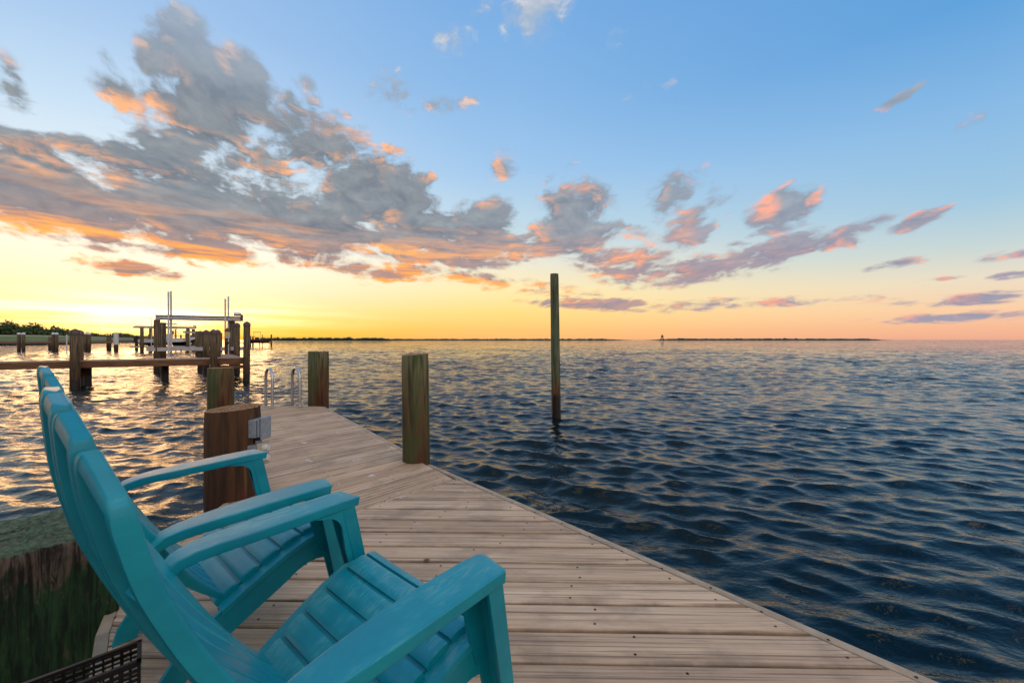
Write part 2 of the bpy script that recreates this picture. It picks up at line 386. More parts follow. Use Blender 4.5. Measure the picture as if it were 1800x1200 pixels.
CAPW = m_simple('white_cap', (232, 234, 236), (206, 208, 212), 0.5, scale=8)
ROCK = m_simple('riprap_rock', (92, 78, 70), (44, 38, 36), 0.9, scale=0.8, bmp=0.5)
GRASS = m_simple('shore_grass', (92, 118, 44), (66, 90, 34), 0.9, scale=0.3)
SAND = m_simple('pale_shore_path', (190, 176, 150), (160, 146, 124), 0.9, scale=0.4)
HULLW = m_simple('white_gelcoat', (228, 228, 226), (206, 206, 204), 0.3, scale=2)
HULLD = m_simple('dark_hull', (44, 44, 52), (28, 28, 34), 0.35, scale=2)
GLASS = m_simple('tinted_glass', (40, 50, 56), (26, 34, 40), 0.1, scale=2)
YELLOW = m_simple('yellow_sticker', (220, 214, 60), (200, 190, 40), 0.6, scale=20)
SCREW = m_simple('dark_screw', (70, 46, 34), (36, 26, 22), 0.7, 0.3, scale=200)
REDM = m_simple('red_marker', (150, 40, 30), (110, 30, 24), 0.6, scale=1)

# ------------------------------------------------------------------ mesh helpers
def link(name, me, m, parent=None, loc=None, rot=None):
    o = bpy.data.objects.new(name, me); COL.objects.link(o)
    if m is not None and not me.materials: me.materials.append(m)
    if parent is not None: o.parent = parent
    if loc is not None: o.location = loc
    if rot is not None: o.rotation_euler = rot
    return o
def mesh(name, v, f, m, parent=None, loc=None, rot=None, smooth=None):
    me = bpy.data.meshes.new(name); me.from_pydata([tuple(q) for q in v], [], f); me.update()
    bm = bmesh.new(); bm.from_mesh(me); bmesh.ops.recalc_face_normals(bm, faces=bm.faces); bm.to_mesh(me); bm.free()
    if smooth is not None:
        me.shade_smooth()
        if smooth < 180: me.set_sharp_from_angle(angle=math.radians(smooth))
    o = link(name, me, m, parent, loc, rot)
    if m is CHAIR or m is GREYBOX: o.modifiers.new('WeightedNormal', 'WEIGHTED_NORMAL').keep_sharp = True
    return o
def tag(o, label, cat, group=None, kind=None):
    if label: o['label'] = label
    if cat: o['category'] = cat
    if group: o['group'] = group
    if kind: o['kind'] = kind
    return o
def thing(name, loc, rz, label, cat, group=None):
    o = bpy.data.objects.new(name, None); COL.objects.link(o); o.location = loc; o.rotation_euler = (0, 0, rz)
    o.empty_display_size = 0.1
    return tag(o, label, cat, group)
def boxg(a, b, bev=0.0):
    x0, y0, z0 = a; x1, y1, z1 = b
    if bev <= 0:
        v = [(x0,y0,z0),(x1,y0,z0),(x1,y1,z0),(x0,y1,z0),(x0,y0,z1),(x1,y0,z1),(x1,y1,z1),(x0,y1,z1)]
        return v, [(0,3,2,1),(4,5,6,7),(0,1,5,4),(1,2,6,5),(2,3,7,6),(3,0,4,7)]
    bm = bmesh.new(); bmesh.ops.create_cube(bm, size=1)
    for q in bm.verts: q.co = Vector(((x0+x1)/2 + q.co.x*(x1-x0), (y0+y1)/2 + q.co.y*(y1-y0), (z0+z1)/2 + q.co.z*(z1-z0)))
    bmesh.ops.bevel(bm, geom=list(bm.edges), offset=bev, segments=2, profile=0.5, affect='EDGES')
    v = [tuple(q.co) for q in bm.verts]; bm.verts.index_update(); f = [tuple(q.index for q in fc.verts) for fc in bm.faces]; bm.free()
    return v, f
def join(*gs):
    V, Fc = [], []
    for v, f in gs:
        n = len(V); V += list(v); Fc += [tuple(i + n for i in q) for q in f]
    return V, Fc
def xf(g, mtx): return [tuple(mtx @ Vector(q)) for q in g[0]], g[1]
def tube(path, r, n=10, closed_ends=True):
    path = [Vector(p) for p in path]; rs = r if isinstance(r, (list, tuple)) else [r] * len(path)
    V, Fc = [], []; up = None
    for i, p in enumerate(path):
        tg = (path[min(i+1, len(path)-1)] - path[max(i-1, 0)]).normalized()
        if up is None: up = Vector((1,0,0)) if abs(tg.x) < .8 else Vector((0,1,0))
        up = (up - tg * up.dot(tg)).normalized(); s = tg.cross(up)
        for k in range(n):
            a = 2*math.pi*k/n; V.append(tuple(p + (up*math.cos(a) + s*math.sin(a))*rs[i]))
    for i in range(len(path)-1):
        for k in range(n):
            Fc.append((i*n+k, i*n+(k+1)%n, (i+1)*n+(k+1)%n, (i+1)*n+k))
    if closed_ends: Fc += [tuple(range(n-1,-1,-1)), tuple((len(path)-1)*n+k for k in range(n))]
    return V, Fc
def sections(secs, caps=True):       # list of equal length rings -> skin
    n = len(secs[0]); V = [tuple(p) for s in secs for p in s]; Fc = []
    for i in range(len(secs)-1):
        for k in range(n): Fc.append((i*n+k, i*n+(k+1)%n, (i+1)*n+(k+1)%n, (i+1)*n+k))
    if caps: Fc += [tuple(range(n-1,-1,-1)), tuple((len(secs)-1)*n+k for k in range(n))]
    return V, Fc
def rrect(hw, hh, r, n=3):           # rounded rectangle ring (2D)
    r = min(r, hw*.95, hh*.95); out = []
    for cx, cy, a0 in ((hw-r, hh-r, 0), (-hw+r, hh-r, 90), (-hw+r, -hh+r, 180), (hw-r, -hh+r, 270)):
        for k in range(n+1):
            a = math.radians(a0 + 90*k/n); out.append((cx + r*math.cos(a), cy + r*math.sin(a)))
    return out
def prism(poly, axis, lo, hi, bev=0.0):   # polygon in the plane across axis, extruded lo..hi
    def P(p, h):
        return {'x': (h, p[0], p[1]), 'y': (p[0], h, p[1]), 'z': (p[0], p[1], h)}[axis]
    n = len(poly)
    if bev:
        ins = inset(poly, bev); rings = [[P(p, lo) for p in ins], [P(p, lo+bev) for p in poly], [P(p, hi-bev) for p in poly], [P(p, hi) for p in ins]]
        return sections(rings)
    return sections([[P(p, lo) for p in poly], [P(p, hi) for p in poly]])
def area2(p): return sum(p[i][0]*p[(i+1)%len(p)][1] - p[(i+1)%len(p)][0]*p[i][1] for i in range(len(p)))
def inset(poly, d):
    s = 1 if area2(poly) > 0 else -1; n = len(poly); out = []
    for i in range(n):
        a, b, c = Vector(poly[i-1]), Vector(poly[i]), Vector(poly[(i+1)%n])
        u1, u2 = (b-a), (c-b)
        if u1.length < 1e-7 or u2.length < 1e-7: out.append(tuple(b)); continue
        u1.normalize(); u2.normalize()
        n1 = Vector((-u1.y, u1.x))*s; n2 = Vector((-u2.y, u2.x))*s
        k = n1 + n2; q = 1 + n1.dot(n2)
        k = k/q if q > .25 else k
        out.append(tuple(b + k*d))
    return out
def clip(poly, nx, ny, c):           # keep nx*x+ny*y <= c
    out = []
    for i in range(len(poly)):
        p, q = poly[i], poly[(i+1)%len(poly)]
        dp, dq = nx*p[0]+ny*p[1]-c, nx*q[0]+ny*q[1]-c
        if dp <= 0: out.append(p)
        if (dp < 0 < dq) or (dq < 0 < dp):
            k = dp/(dp-dq); out.append((p[0]+(q[0]-p[0])*k, p[1]+(q[1]-p[1])*k))
    return out
def lathe(prof, n=24):
    V, Fc = [], []
    for r, z in prof:
        for k in range(n): a = 2*math.pi*k/n; V.append((r*math.cos(a), r*math.sin(a), z))
    for i in range(len(prof)-1):
        for k in range(n): Fc.append((i*n+k, i*n+(k+1)%n, (i+1)*n+(k+1)%n, (i+1)*n+k))
    Fc += [tuple(range(n-1,-1,-1)), tuple((len(prof)-1)*n+k for k in range(n))]
    return V, Fc
def vnoise1(seed, n):                # periodic smooth noise
    r = np.random.RandomState(seed); ang = np.linspace(0, 2*np.pi, n, endpoint=False); o = np.zeros(n)
    for k in range(1, 26): o += r.normal()*np.cos(k*ang + r.uniform(0, 6.28))/k**0.55
    return o / max(1e-6, np.abs(o).max())
def pile_geo(r0, r1, z0, z1, seed, n=56, rings=26, rough=0.03, topslope=(0, 0), chip=0.012):
    r = np.random.RandomState(seed); prof = vnoise1(seed, n); prof2 = vnoise1(seed+50, n)
    groove = np.zeros(n)
    for g in r.randint(0, n, 7): groove[g] -= r.uniform(0.4, 1.6)
    secs = []
    for i in range(rings):
        f = i/(rings-1); z = z0+(z1-z0)*f; R = r0+(r1-r0)*f
        ring = []
        for k in range(n):
            a = 2*math.pi*k/n; mixn = prof[k]*(1-f)+prof2[k]*f
            rr = R*(1+rough*mixn+0.055*groove[k]*(0.5+0.5*math.sin(3*f+k)) + 0.006*r.normal())
            zz = z + (topslope[0]*math.cos(a)*rr+topslope[1]*math.sin(a)*rr)*(f**6)
            if i == rings-1: rr *= 0.965; zz += 0.0
            if i >= rings-2: zz -= chip*max(0, prof[k]-.35)
            ring.append((rr*math.cos(a), rr*math.sin(a), zz))
        secs.append(ring)
    for s in (0.7, 0.35):
        last = secs[rings-1]; cz = sum(p[2] for p in last)/n
        secs.append([(p[0]*s, p[1]*s, p[2]*s+cz*(1-s)+r.normal()*0.0035) for p in last])
    return sections(secs)

# ------------------------------------------------------------------ water
def build_water():
    az = np.concatenate([np.linspace(-np.radians(62), np.radians(62), 760), np.linspace(np.radians(66), np.radians(294), 56)])
    rr = np.concatenate([[0.25], np.exp(np.linspace(math.log(0.9), math.log(420), 1080)), np.exp(np.linspace(math.log(520), math.log(40000), 14))])
    na, nr = len(az), len(rr)
    R, A = np.meshgrid(rr, az, indexing='ij')
    X = R*np.sin(A); Y = R*np.cos(A)
    cell = np.maximum(R*(124/760*np.pi/180), R*math.log(467)/1080)
    rs = np.random.RandomState(5); Zz = np.zeros_like(X); DX = np.zeros_like(X); DY = np.zeros_like(X)
    front = (np.abs(((A+np.pi) % (2*np.pi))-np.pi) < np.radians(62.5))
    N = 130
    lam = np.exp(rs.uniform(math.log(0.15), math.log(3.6), N))
    for i in range(N):
        L = lam[i]; k = 2*np.pi/L
        th = math.radians(74) + rs.normal()*0.42
        wgt = math.exp(-((math.log(L)-math.log(0.34))**2)/(2*0.78**2))
        a = 0.041*wgt/k
        kx, ky = k*math.cos(th), k*math.sin(th)
        ph = kx*X+ky*Y+rs.uniform(0, 6.28)
        fade = np.clip((L/cell-2.2)/1.6, 0, 1)*front
        if L > 0.6: fade = fade*(1+min(3.4, 1.6+L)*np.clip((R-9)/60, 0, 1))     # the long waves carry the chop the far mesh cannot resolve
        c, s = np.cos(ph), np.sin(ph)
        Zz += a*fade*c; DX -= 0.9*a*fade*s*math.cos(th); DY -= 0.9*a*fade*s*math.sin(th)
    gust = 0.92+0.26*np.sin(0.21*X+0.13*Y+1)*np.sin(0.17*Y-0.06*X+.4)+0.20*np.sin(0.61*X-0.33*Y)*np.sin(0.52*Y+0.23*X+2)
    Zz *= gust
    co = np.stack([X+DX, Y+DY, Zz+WZ], -1).reshape(-1, 3)
    ii, jj = np.meshgrid(np.arange(nr-1), np.arange(na), indexing='ij'); j2 = (jj+1) % na
    q = np.stack([ii*na+jj, (ii+1)*na+jj, (ii+1)*na+j2, ii*na+j2], -1).reshape(-1, 4)
    q = q[:, ::-1]
    me = bpy.data.meshes.new('water'); me.vertices.add(len(co)); me.vertices.foreach_set('co', co.astype(np.float32).ravel())
    me.loops.add(q.size); me.loops.foreach_set('vertex_index', q.astype(np.int32).ravel())
    me.polygons.add(len(q)); me.polygons.foreach_set('loop_start', (np.arange(len(q))*4).astype(np.int32))
    me.update(calc_edges=True); me.shade_smooth()
    if me.polygons[1000].normal.z < 0: me.flip_normals()
    o = link('water', me, WATER); o['kind'] = 'structure'
build_water()

# ------------------------------------------------------------------ the dock
R0, R1 = Vector((-0.676, 3.355)), Vector((1.254, 1.254))           # right edge, near section
RE = R0 + (R1-R0)*2.6
FR, FL = Vector((-2.905, 6.25)), Vector((-4.69, 6.41))             # far end corners
SR, SL = Vector((-0.385, 3.038)), Vector((-1.62, 1.70))            # seam between the sections
LE = [(-1.79, 2.58)]
LA = Vector((-1.425, 1.43)); LB_ = LA + (R1-R0).normalized()*4.2
near_poly = [tuple(SR), tuple(SL), tuple(LA), tuple(LB_), tuple(RE)]
far_poly = [tuple(SL), tuple(SR), (-0.69, 3.385), tuple(FR), tuple(FL), LE[0]]
dock = thing('dock', (0, 0, 0), 0, 'weathered beige plank dock under the turquoise chairs, running out to the ladder', 'dock')
def shrink_right(poly, d): return inset(poly, d)
screws = []
def boards(poly, ang, pitch, origin, skip=None):
    """strips of width pitch across the polygon; ang = direction of the boards"""
    u = Vector((math.cos(ang), math.sin(ang))); n = Vector((-u.y, u.x))
    ds = [(Vector(p)-origin).dot(n) for p in poly]
    k0, k1 = math.floor(min(ds)/pitch), math.ceil(max(ds)/pitch)
    for k in range(k0, k1):
        gap = 0.0042 + rnd.uniform(-.0014, .0022)
        a, b = k*pitch+gap, (k+1)*pitch-gap
        c0 = origin.dot(n)
        q = clip(poly, n.x, n.y, c0+b); 
        if len(q) > 2: q = clip(q, -n.x, -n.y, -(c0+a))
        if len(q) < 3 or abs(area2(q)) < 0.004: continue
        # drop repeated points
        qq = [p for i, p in enumerate(q) if (Vector(p)-Vector(q[i-1])).length > 1e-3]
        if len(qq) < 3: continue
        cx = sum(p[0] for p in qq)/len(qq); cy = sum(p[1] for p in qq)/len(qq); c = Vector((cx, cy))
        loc = [((Vector(p)-c).dot(u), (Vector(p)-c).dot(n)) for p in qq]
        if area2(loc) < 0: loc.reverse()
        i1 = inset(loc, 0.0045); i2 = inset(loc, 0.0014)
        rings = [[(x, y, -0.038) for x, y in loc], [(x, y, -0.0055) for x, y in loc], [(x, y, -0.0018) for x, y in i2], [(x, y, 0.0) for x, y in i1]]
        g = sections(rings)
        zz = rnd.uniform(-.0025, .0015)
        mesh('plank', *g, PLANK, dock, (cx, cy, zz), (rnd.uniform(-.006, .006), rnd.uniform(-.0006, .0006), ang), 40)
        x0, x1 = min(p[0] for p in loc), max(p[0] for p in loc)
        span = [x0+.07+ (0.02), x1-.09]
        m_ = x0
        while m_ < x1-.9: m_ += 0.62; span.append(m_)
        for sx in span:
            for sy in (-.038, .040):
                screws.append((c.x+u.x*(sx+rnd.uniform(-.01, .01))+n.x*sy, c.y+u.y*(sx)+n.y*sy, zz))
ang_near = math.radians(-1.1); ang_far = math.radians(90-43.0)
# planks stop short of the rim boards
e_dir = (R1-R0).normalized(); e_n = Vector((-e_dir.y, e_dir.x))    # points to the water side (right/up)
near_clip = clip(near_poly, e_n.x, e_n.y, e_n.dot(R0)-0.045)
f_dir = (FR-Vector((-0.69, 3.385))).normalized(); f_n = Vector((f_dir.y, -f_dir.x))
far_poly[1] = tuple(SR-e_n*.045); far_poly[2] = tuple(Vector((-0.69, 3.385))-(e_n+f_n)*.5*.045)
far_clip = clip(far_poly, f_n.x, f_n.y, f_n.dot(FR)-0.04)
s_n = Vector((SR-SL)).normalized(); s_n = Vector((-s_n.y, s_n.x))
near_clip = clip(near_clip, s_n.x, s_n.y, s_n.dot(SL)-0.003)
boards(near_clip, ang_near, 0.1450, Vector((0, 1.03*F/(960.7-HZ)+.004)))
boards(far_clip, (SR-SL).angle_signed(Vector((1, 0))), 0.1450, Vector(SL))
def rim(a, b, side, name='edge_trim', wd=0.04, zt=-0.001, hgt=0.15, m=None):
    a, b = Vector(a), Vector(b); d = (b-a); L = d.length
    g = boxg((0, -wd if side > 0 else 0, -hgt), (L, 0 if side > 0 else wd, zt), 0.004)
    mesh(name, *g, m or TRIM, dock, (a.x, a.y, 0), (0, 0, math.atan2(d.y, d.x)), 40)
rim(RE, R0 + e_dir*0.02, 1) if False else None
rim(R0, RE, -1 if e_n.dot(Vector((-(RE-R0).y, (RE-R0).x))) < 0 else 1)
rim((-0.80, 3.53), FR, -1); rim(FR+Vector((-.02, .002)), FL, -1, wd=0.036)
rim(LE[0], FL, -1, wd=0.036); rim(LB_, LA, -1, wd=0.036); rim(LA, SL, -1, wd=0.036); rim(SL, LE[0], -1, wd=.036)
def beam2(a, b, w_, z0, z1, name='stringer'):
    a, b = Vector(a), Vector(b); d = b-a
    mesh(name, *boxg((0, -w_/2, z0), (d.length, w_/2, z1)), UNDER, dock, (a.x, a.y, 0), (0, 0, math.atan2(d.y, d.x)))
for k in (0.16, 0.5, 0.84):
    beam2(Vector(SL).lerp(SR, k)+Vector((-.05, .05)), FL.lerp(FR, k)+Vector((0.05, -.1)), .05, -.24, -.040)
for k in (.12, .5, .88): beam2((LA-Vector((0, .1))).lerp(R0-Vector((-.1, .45)), k), LB_.lerp(RE, k), .05, -.25, -.041)
sv_, sf_ = [], []
for (x, y, z) in screws:
    if y < 0.9 or y > 5: continue
    n0 = len(sv_)
    sv_ += [(x+.0052*math.cos(a*math.pi/3), y+.0052*math.sin(a*math.pi/3), z+.0012) for a in range(6)]
    sf_.append(tuple(range(n0, n0+6)))
so = mesh('screw_heads', sv_, sf_, SCREW, dock); so['kind'] = 'stuff'

# ------------------------------------------------------------------ pilings beside the dock
def piling(px0, px1, depth, z0, z1, m, label, seed, taper=0.97, name='piling', lean=(0, 0), slope=(0, 0), group=None, rough=.03):
    xa, xb = (px0-900)/F*depth, (px1-900)/F*depth
    c = (xa+xb)/2; r = (xb-xa)/2*0.985
    o = mesh(name, *pile_geo(r*1.0, r*taper, z0, z1, seed, topslope=slope, rough=rough), m, None, (c, depth, 0), (lean[0], lean[1], 0), 50)
    return tag(o, label, 'piling', group)
piling(708, 756, 3.475, -1.9, 0.905, P_GREEN, 'thick green-brown timber piling at the right edge of the dock, nearest the water corner', 21, 0.985, lean=(0, -.012), slope=(.06, .04))
piling(543.5, 576.5, 6.42, -1.9, 0.845, P_GREEN, 'brown timber piling at the far corner of the dock, right of the ladder rails', 22, 1.02, slope=(-.02, 0))
piling(369.5, 406.5, 5.55, -1.9, 0.645, P_GREEN, 'shorter flat-topped piling behind the stump with the outlet boxes', 23, 1.06)
stump_c = Vector(((410-900)/F*2.70, 2.70))
st = mesh('piling', *pile_geo(.158, .158, -1.9, .575, 24, n=72, rough=.02, topslope=(.05, .03), chip=.01), P_BROWN, None, (stump_c.x, stump_c.y, 0), None, 50)
tag(st, 'dark brown split stump of a piling carrying grey outlet boxes, behind the far chair', 'piling')
tall = mesh('marker_pole', *pile_geo(.108, .097, -1.4, 2.555, 25, rings=40, rough=.03), P_TALL, None, (.995+.02, 1.8*F/(735-HZ)+.1, 0), (0, -.013, 0), 50)
tag(tall, 'tall lone green and brown wooden pole standing in the open water', 'pole')

# mossy square timber, lower left
mb = bmesh.new()
def mossy():
    L, W, Z0, Z1 = 0.62, 0.44, -1.6, 0.30
    nx, ny, nz = 26, 18, 40
    rs = np.random.RandomState(4)
    V, Fc = [], []
    ring = [( -L+L*i/nx, 0) for i in range(nx)] + [(0, W*i/ny) for i in range(ny)] + [(-L*i/nx, W) for i in range(nx)] + [(-L, W-W*i/ny) for i in range(ny)]
    n = len(ring); gro = rs.normal(size=n)*0.004
    secs = []
    for k in range(nz):
        z = Z0+(Z1-Z0)*k/(nz-1)
        secs.append([(x+gro[i]*.6+rs.normal()*.0022, y+gro[i]+rs.normal()*.0022, z+(rs.normal()*.004 if k == nz-1 else 0)) for i, (x, y) in enumerate(ring)])
    for s in (.93, .8, .62, .42, .2):
        secs.append([(-L/2+(x+L/2)*s, W/2+(y-W/2)*s, Z1+.006+rs.normal()*.003) for x, y in ring])
    return sections(secs)
o = mesh('timber_post', *mossy(), MOSS, None, (-1.50, 1.535, 0), (0, 0, math.radians(90-45.8)), 60)
tag(o, 'massive square timber post covered in green moss, lower left behind the near chair', 'post')

# ------------------------------------------------------------------ outlet boxes on the stump
def outlets():
    ang = math.radians(-5)
    base = thing('outlet_box', (stump_c.x+.155*math.cos(ang), stump_c.y+.155*math.sin(ang), 0), ang, 'grey weatherproof outlet boxes screwed to the side of the brown stump', 'outlet box')
    mesh('box', *boxg((-.012, -.052, .388), (.044, .052, .506), .006), GREYBOX, base, None, None, 40)
    mesh('cover', *boxg((.048, -.049, .392), (.066, .049, .509), .006), GREYBOX, base, None, None, 40)
    mesh('lid_flap', *boxg((.069, -.046, .376), (.081, .046, .514), .004), GREYBOX, base, None, None, 40)
    mesh('hinge', *tube([(.068, -.05, .515), (.068, .05, .515)], .006, 8), GREYBOX, base)
    mesh('conduit', *tube([(.025, 0, .335), (.025, 0, .39)], .019, 14), GREYBOX, base, None, None, 40)
    mesh('conduit_collar', *tube([(.025, 0, .366), (.025, 0, .384)], .024, 14), BLACK, base, None, None, 40)
    mesh('box', *boxg((-.014, -.058, .205), (.052, .058, .340), .006), GREYBOX, base, None, None, 40)
    mesh('face_plate', *boxg((.0525, -.055, .200), (.062, .055, .352), .003), SAND, base, None, None, 40)
    for z in (.315, .25):
        k = mesh('socket_cover', *xf(lathe([(.024, 0), (.024, .018), (.018, .026), (.018, .034), (.004, .036)], 16), Matrix.Translation((.062, 0, z)) @ Matrix.Rotation(math.radians(90), 4, 'Y')), WHITEP, base, None, None, 40)
outlets()

# ------------------------------------------------------------------ swim ladder
def ladder():
    a = Vector((-3.62, 6.10)); b = Vector((-3.25, 6.19)); back = Vector((-.28, .30))
    base = thing('swim_ladder', (a.x, a.y, 0), 0, 'silver metal swim ladder with two hooped hand rails at the dock end', 'ladder')
    d2 = b-a
    for q in (Vector((0, 0)), d2):
        path = [(q.x, q.y, 0)]
        path += [(q.x, q.y, .2), (q.x, q.y, .42)]
        for k in range(1, 12):
            th = math.pi*k/12; f = (1-math.cos(th))/2
            path.append((q.x+back.x*f, q.y+back.y*f, .44+.145*math.sin(th)))
        path += [(q.x+back.x, q.y+back.y, .42), (q.x+back.x, q.y+back.y, 0), (q.x+back.x, q.y+back.y, -1.5)]
        r_ = mesh('hand_rail', *tube(path, .021, 12), ALU, base, None, None, 60)
        mesh('foot_flange', *xf(lathe([(.045, 0), (.045, .010), (.026, .014), (.024, .04)], 16), Matrix.Translation((q.x, q.y, .0))), ALU, r_, None, None, 40)
    for z in (-.3, -.6, -.9, -1.2):
        mesh('step', *boxg((0, -.04, z), (d2.length, .04, z+.03), .004), ALU, base, (back.x, back.y, 0), (0, 0, math.atan2(d2.y, d2.x)))
ladder()

# ------------------------------------------------------------------ the chairs
BT = [(.24, .240), (.30, .305), (.37, .360), (.45, .412), (.55, .472), (.65, .525), (.75, .566), (.85, .589), (.96, .598)]
def interp(tab, x):
    if x <= tab[0][0]: return tab[0][1]
    for (a, p), (b, q) in zip(tab, tab[1:]):
        if x <= b:
            k = (x-a)/(b-a); return p+(q-p)*k
    return tab[-1][1]
def smooth_tab(tab, n=60):
    x0, x1 = tab[0][0], tab[-1][0]; xs = np.linspace(x0, x1, n); ys = np.array([interp(tab, x) for x in xs])
    for _ in range(6): ys[1:-1] = (ys[:-2]+2*ys[1:-1]+ys[2:])/4
    return list(zip(xs, ys))
BT = smooth_tab(BT)
BW = smooth_tab([(.24, .205), (.32, .222), (.40, .252), (.48, .284), (.55, .296), (.65, .292), (.80, .288), (.96, .285)])
SEAT = [(.068, .318), (.072, .345), (.062, .368), (.035, .379), (-.02, .374), (-.08, .352), (-.14, .322), (-.20, .288), (-.25, .258), (-.285, .238)]
def make_chair(loc, rz, label, group):
    ch = thing('adirondack_chair', loc, rz, label, 'chair', group)
    # back: seven upright slats with stepped tops
    def ztop(f): return .962-.112*abs(f)**2.3
    def bpt(fx, z, off):              # off = distance behind the front face
        hw = interp(BW, z); x = fx*hw; y = -interp(BT, z)
        dz = .01; ty = -(interp(BT, z+dz)-interp(BT, z-dz)); nl = math.hypot(ty, 2*dz)
        ny, nz = 2*dz/nl, -ty/nl
        lum = 0.018*math.exp(-((z-.36)/.07)**2)*(1-fx*fx)
        y += .033*fx*fx*min(1, max(0, (z-.25)/.3)) + lum
        return Vector((x, y-ny*off, z-nz*off))
    for i in range(7):                # hollow moulded slats: a thin face with a lip turned back along each edge
        f0, f1 = -1+2*i/7, -1+2*(i+1)/7
        g = .018
        f0 += g if i > 0 else 0; f1 -= g if i < 6 else 0
        z0 = .245; secs = []; T0 = .025; T1 = .025
        fc, fh = (f0+f1)/2, (f1-f0)/2; lw = .030
        nzs = 30
        for k in range(nzs+5):
            q = .965*k/(nzs-1) if k < nzs else .965+.035*math.sin((k-nzs+1)/5*math.pi/2)
            cl_ = 0 if k < nzs-1 else min(1, (k-nzs+2)/2)
            rd = 0 if k < nzs else (1-math.cos((k-nzs+1)/5*math.pi/2))
            lo_ = min(1, (k+1)/6)
            def pt(f, off):
                f = fc+(f-fc)*(1-.10*rd); zt = ztop(f)-.006*abs((f-fc)/fh)**3
                T_ = off if off < .02 else off*(.35+.65*lo_)
                return bpt(f, z0+(zt-z0)*q, T_*(1-.45*rd)+.004*rd)
            h0 = .008+(min(T0, T1)-.009)*cl_
            secs.append([pt(f0, .007), pt(f0+.008, .0022), pt(f0+.022, 0), pt(f1-.022, 0), pt(f1-.008, .0022), pt(f1, .007),
                         pt(f1, T1), pt(f1-lw, T1), pt(f1-lw, min(h0, T1-.001)), pt(f0+lw, min(h0, T0-.001)), pt(f0+lw, T0), pt(f0, T0)])
        mesh('back_slat', *sections(secs), CHAIR, ch, None, None, 55)
    for z in (.34, .53, .72):         # cross braces behind the slats
        secs = []
        for k in range(15):
            fx = -.97+1.94*k/14
            secs.append([bpt(fx, z-.012, .009), bpt(fx, z+.012, .009), bpt(fx, z+.010, .021), bpt(fx, z-.010, .021)])
        mesh('back_brace', *sections(secs), CHAIR, ch, None, None, 40)
    # seat slats along the seat curve
    pts = [Vector(p) for p in SEAT]; cum = [0]
    for a, b in zip(pts, pts[1:]): cum.append(cum[-1]+(b-a).length)
    def sp(d):
        d = min(max(d, 0), cum[-1]-1e-6)
        for i in range(len(pts)-1):
            if d <= cum[i+1]: return pts[i].lerp(pts[i+1], (d-cum[i])/(cum[i+1]-cum[i]))
    def sn(d):
        v = (sp(d+.012)-sp(d-.012)).normalized(); return Vector((v.y, -v.x)) * (-1 if v.x > 0 else 1)
    Lt = cum[-1]; cuts = [0, .085, .155, .225, .292, .356, Lt]
    for i in range(6):
        a, b = cuts[i]+(.005 if i else 0), cuts[i+1]-.005
        secs = []; m_ = 7
        for k in range(m_):
            d = a+(b-a)*k/(m_-1); P = sp(d); N = sn(d)
            if N.y < 0 and d > .06: N = -N
            if d < .06 and N.x < 0: N = -N
            hw = .238-.034*(d/Lt)
            ed = .004 if k in (0, m_-1) else 0
            ring = []
            for lx in (-hw, -hw+.006, -hw*.5, 0, hw*.5, hw-.006, hw):
                sag = .004*(1-(lx/hw)**2)
                o_ = .004 if abs(lx) == hw else 0
                q = P+N*(-ed-o_-sag+.004); ring.append((lx, q.x, q.y))
            for lx in (hw, 0, -hw):
                q = P-N*.020; ring.append((lx, q.x, q.y))
            secs.append(ring)
        mesh('seat_slat', *sections(secs), CHAIR, ch, None, None, 35)
    secs = []
    for k in range(12):
        d = .06+(Lt-.065)*k/11; P = sp(d); N = sn(d); N = -N if N.y < 0 else N; hw = .232-.034*(d/Lt)
        a_, b_ = P-N*.010, P-N*.0195
        secs.append([(-hw, a_.x, a_.y), (hw, a_.x, a_.y), (hw, b_.x, b_.y), (-hw, b_.x, b_.y)])
    mesh('seat_pan', *sections(secs), CHAIR, ch)
    # side rails sweeping back into the rear legs
    for s in (-1, 1):
        top = [(.052, .350), (.02, .357), (-.03, .351), (-.09, .327), (-.15, .296), (-.21, .262), (-.27, .226), (-.33, .190), (-.375, .145), (-.41, .095), (-.44, .05), (-.455, 0)]
        bot = [(-.395, 0), (-.375, .035), (-.345, .075), (-.31, .110), (-.24, .148), (-.17, .188), (-.10, .226), (-.055, .255), (-.025, .268), (.005, .272), (.03, .268), (.052, .262)]
        secs = []
        for (y, z), (y2, z2) in zip(top, bot[::-1]):
            f = (.05-y)/.65; x = s*(.252-.030*f)
            secs.append([(x+s*.008, y, z), (x-s*.008, y, z), (x-s*.007, y2, z2), (x+s*.007, y2, z2)])
        mesh('side_rail', *sections(secs), CHAIR, ch, None, None, 40)
        # ledge on the rail that carries the slats
        secs = []
        for (y, z) in top[:7]:
            f = (.05-y)/.65; x = s*(.252-.030*f)
            secs.append([(x-s*.03, y, z-.012), (x+s*.014, y, z-.012), (x+s*.014, y, z+.003), (x-s*.03, y, z+.003)])
        mesh('rail_ledge', *sections(secs), CHAIR, ch, None, None, 40)
        # front leg: channel open to the rear, leaning forward
        def leg(z, lx, back=0): 
            f = 1-z/.52; return (s*lx, .012+.108*f-back, z)
        secs = []
        for k in range(9):
            z = .520*(1-k/8); f = k/8
            xi, xo = .256-.004*f, .340-.026*f; d_ = .044-.012*f; th = .007
            secs.append([leg(z, xi), leg(z, xo), leg(z, xo, d_), leg(z, xo-th, d_), leg(z, xo-th, th), leg(z, xi+th, th), leg(z, xi+th, d_*.9), leg(z, xi, d_*.9)])
        mesh('front_leg', *sections(secs), CHAIR, ch, None, None, 30)
        # curved gusset between leg and arm
        poly = [(.012, .5215), (-.12, .5215), (-.085, .512)]
        for k in range(9):
            a = math.radians(90-90*k/8); poly.append((-.085+.058*math.cos(a), .454+.058*math.sin(a)))
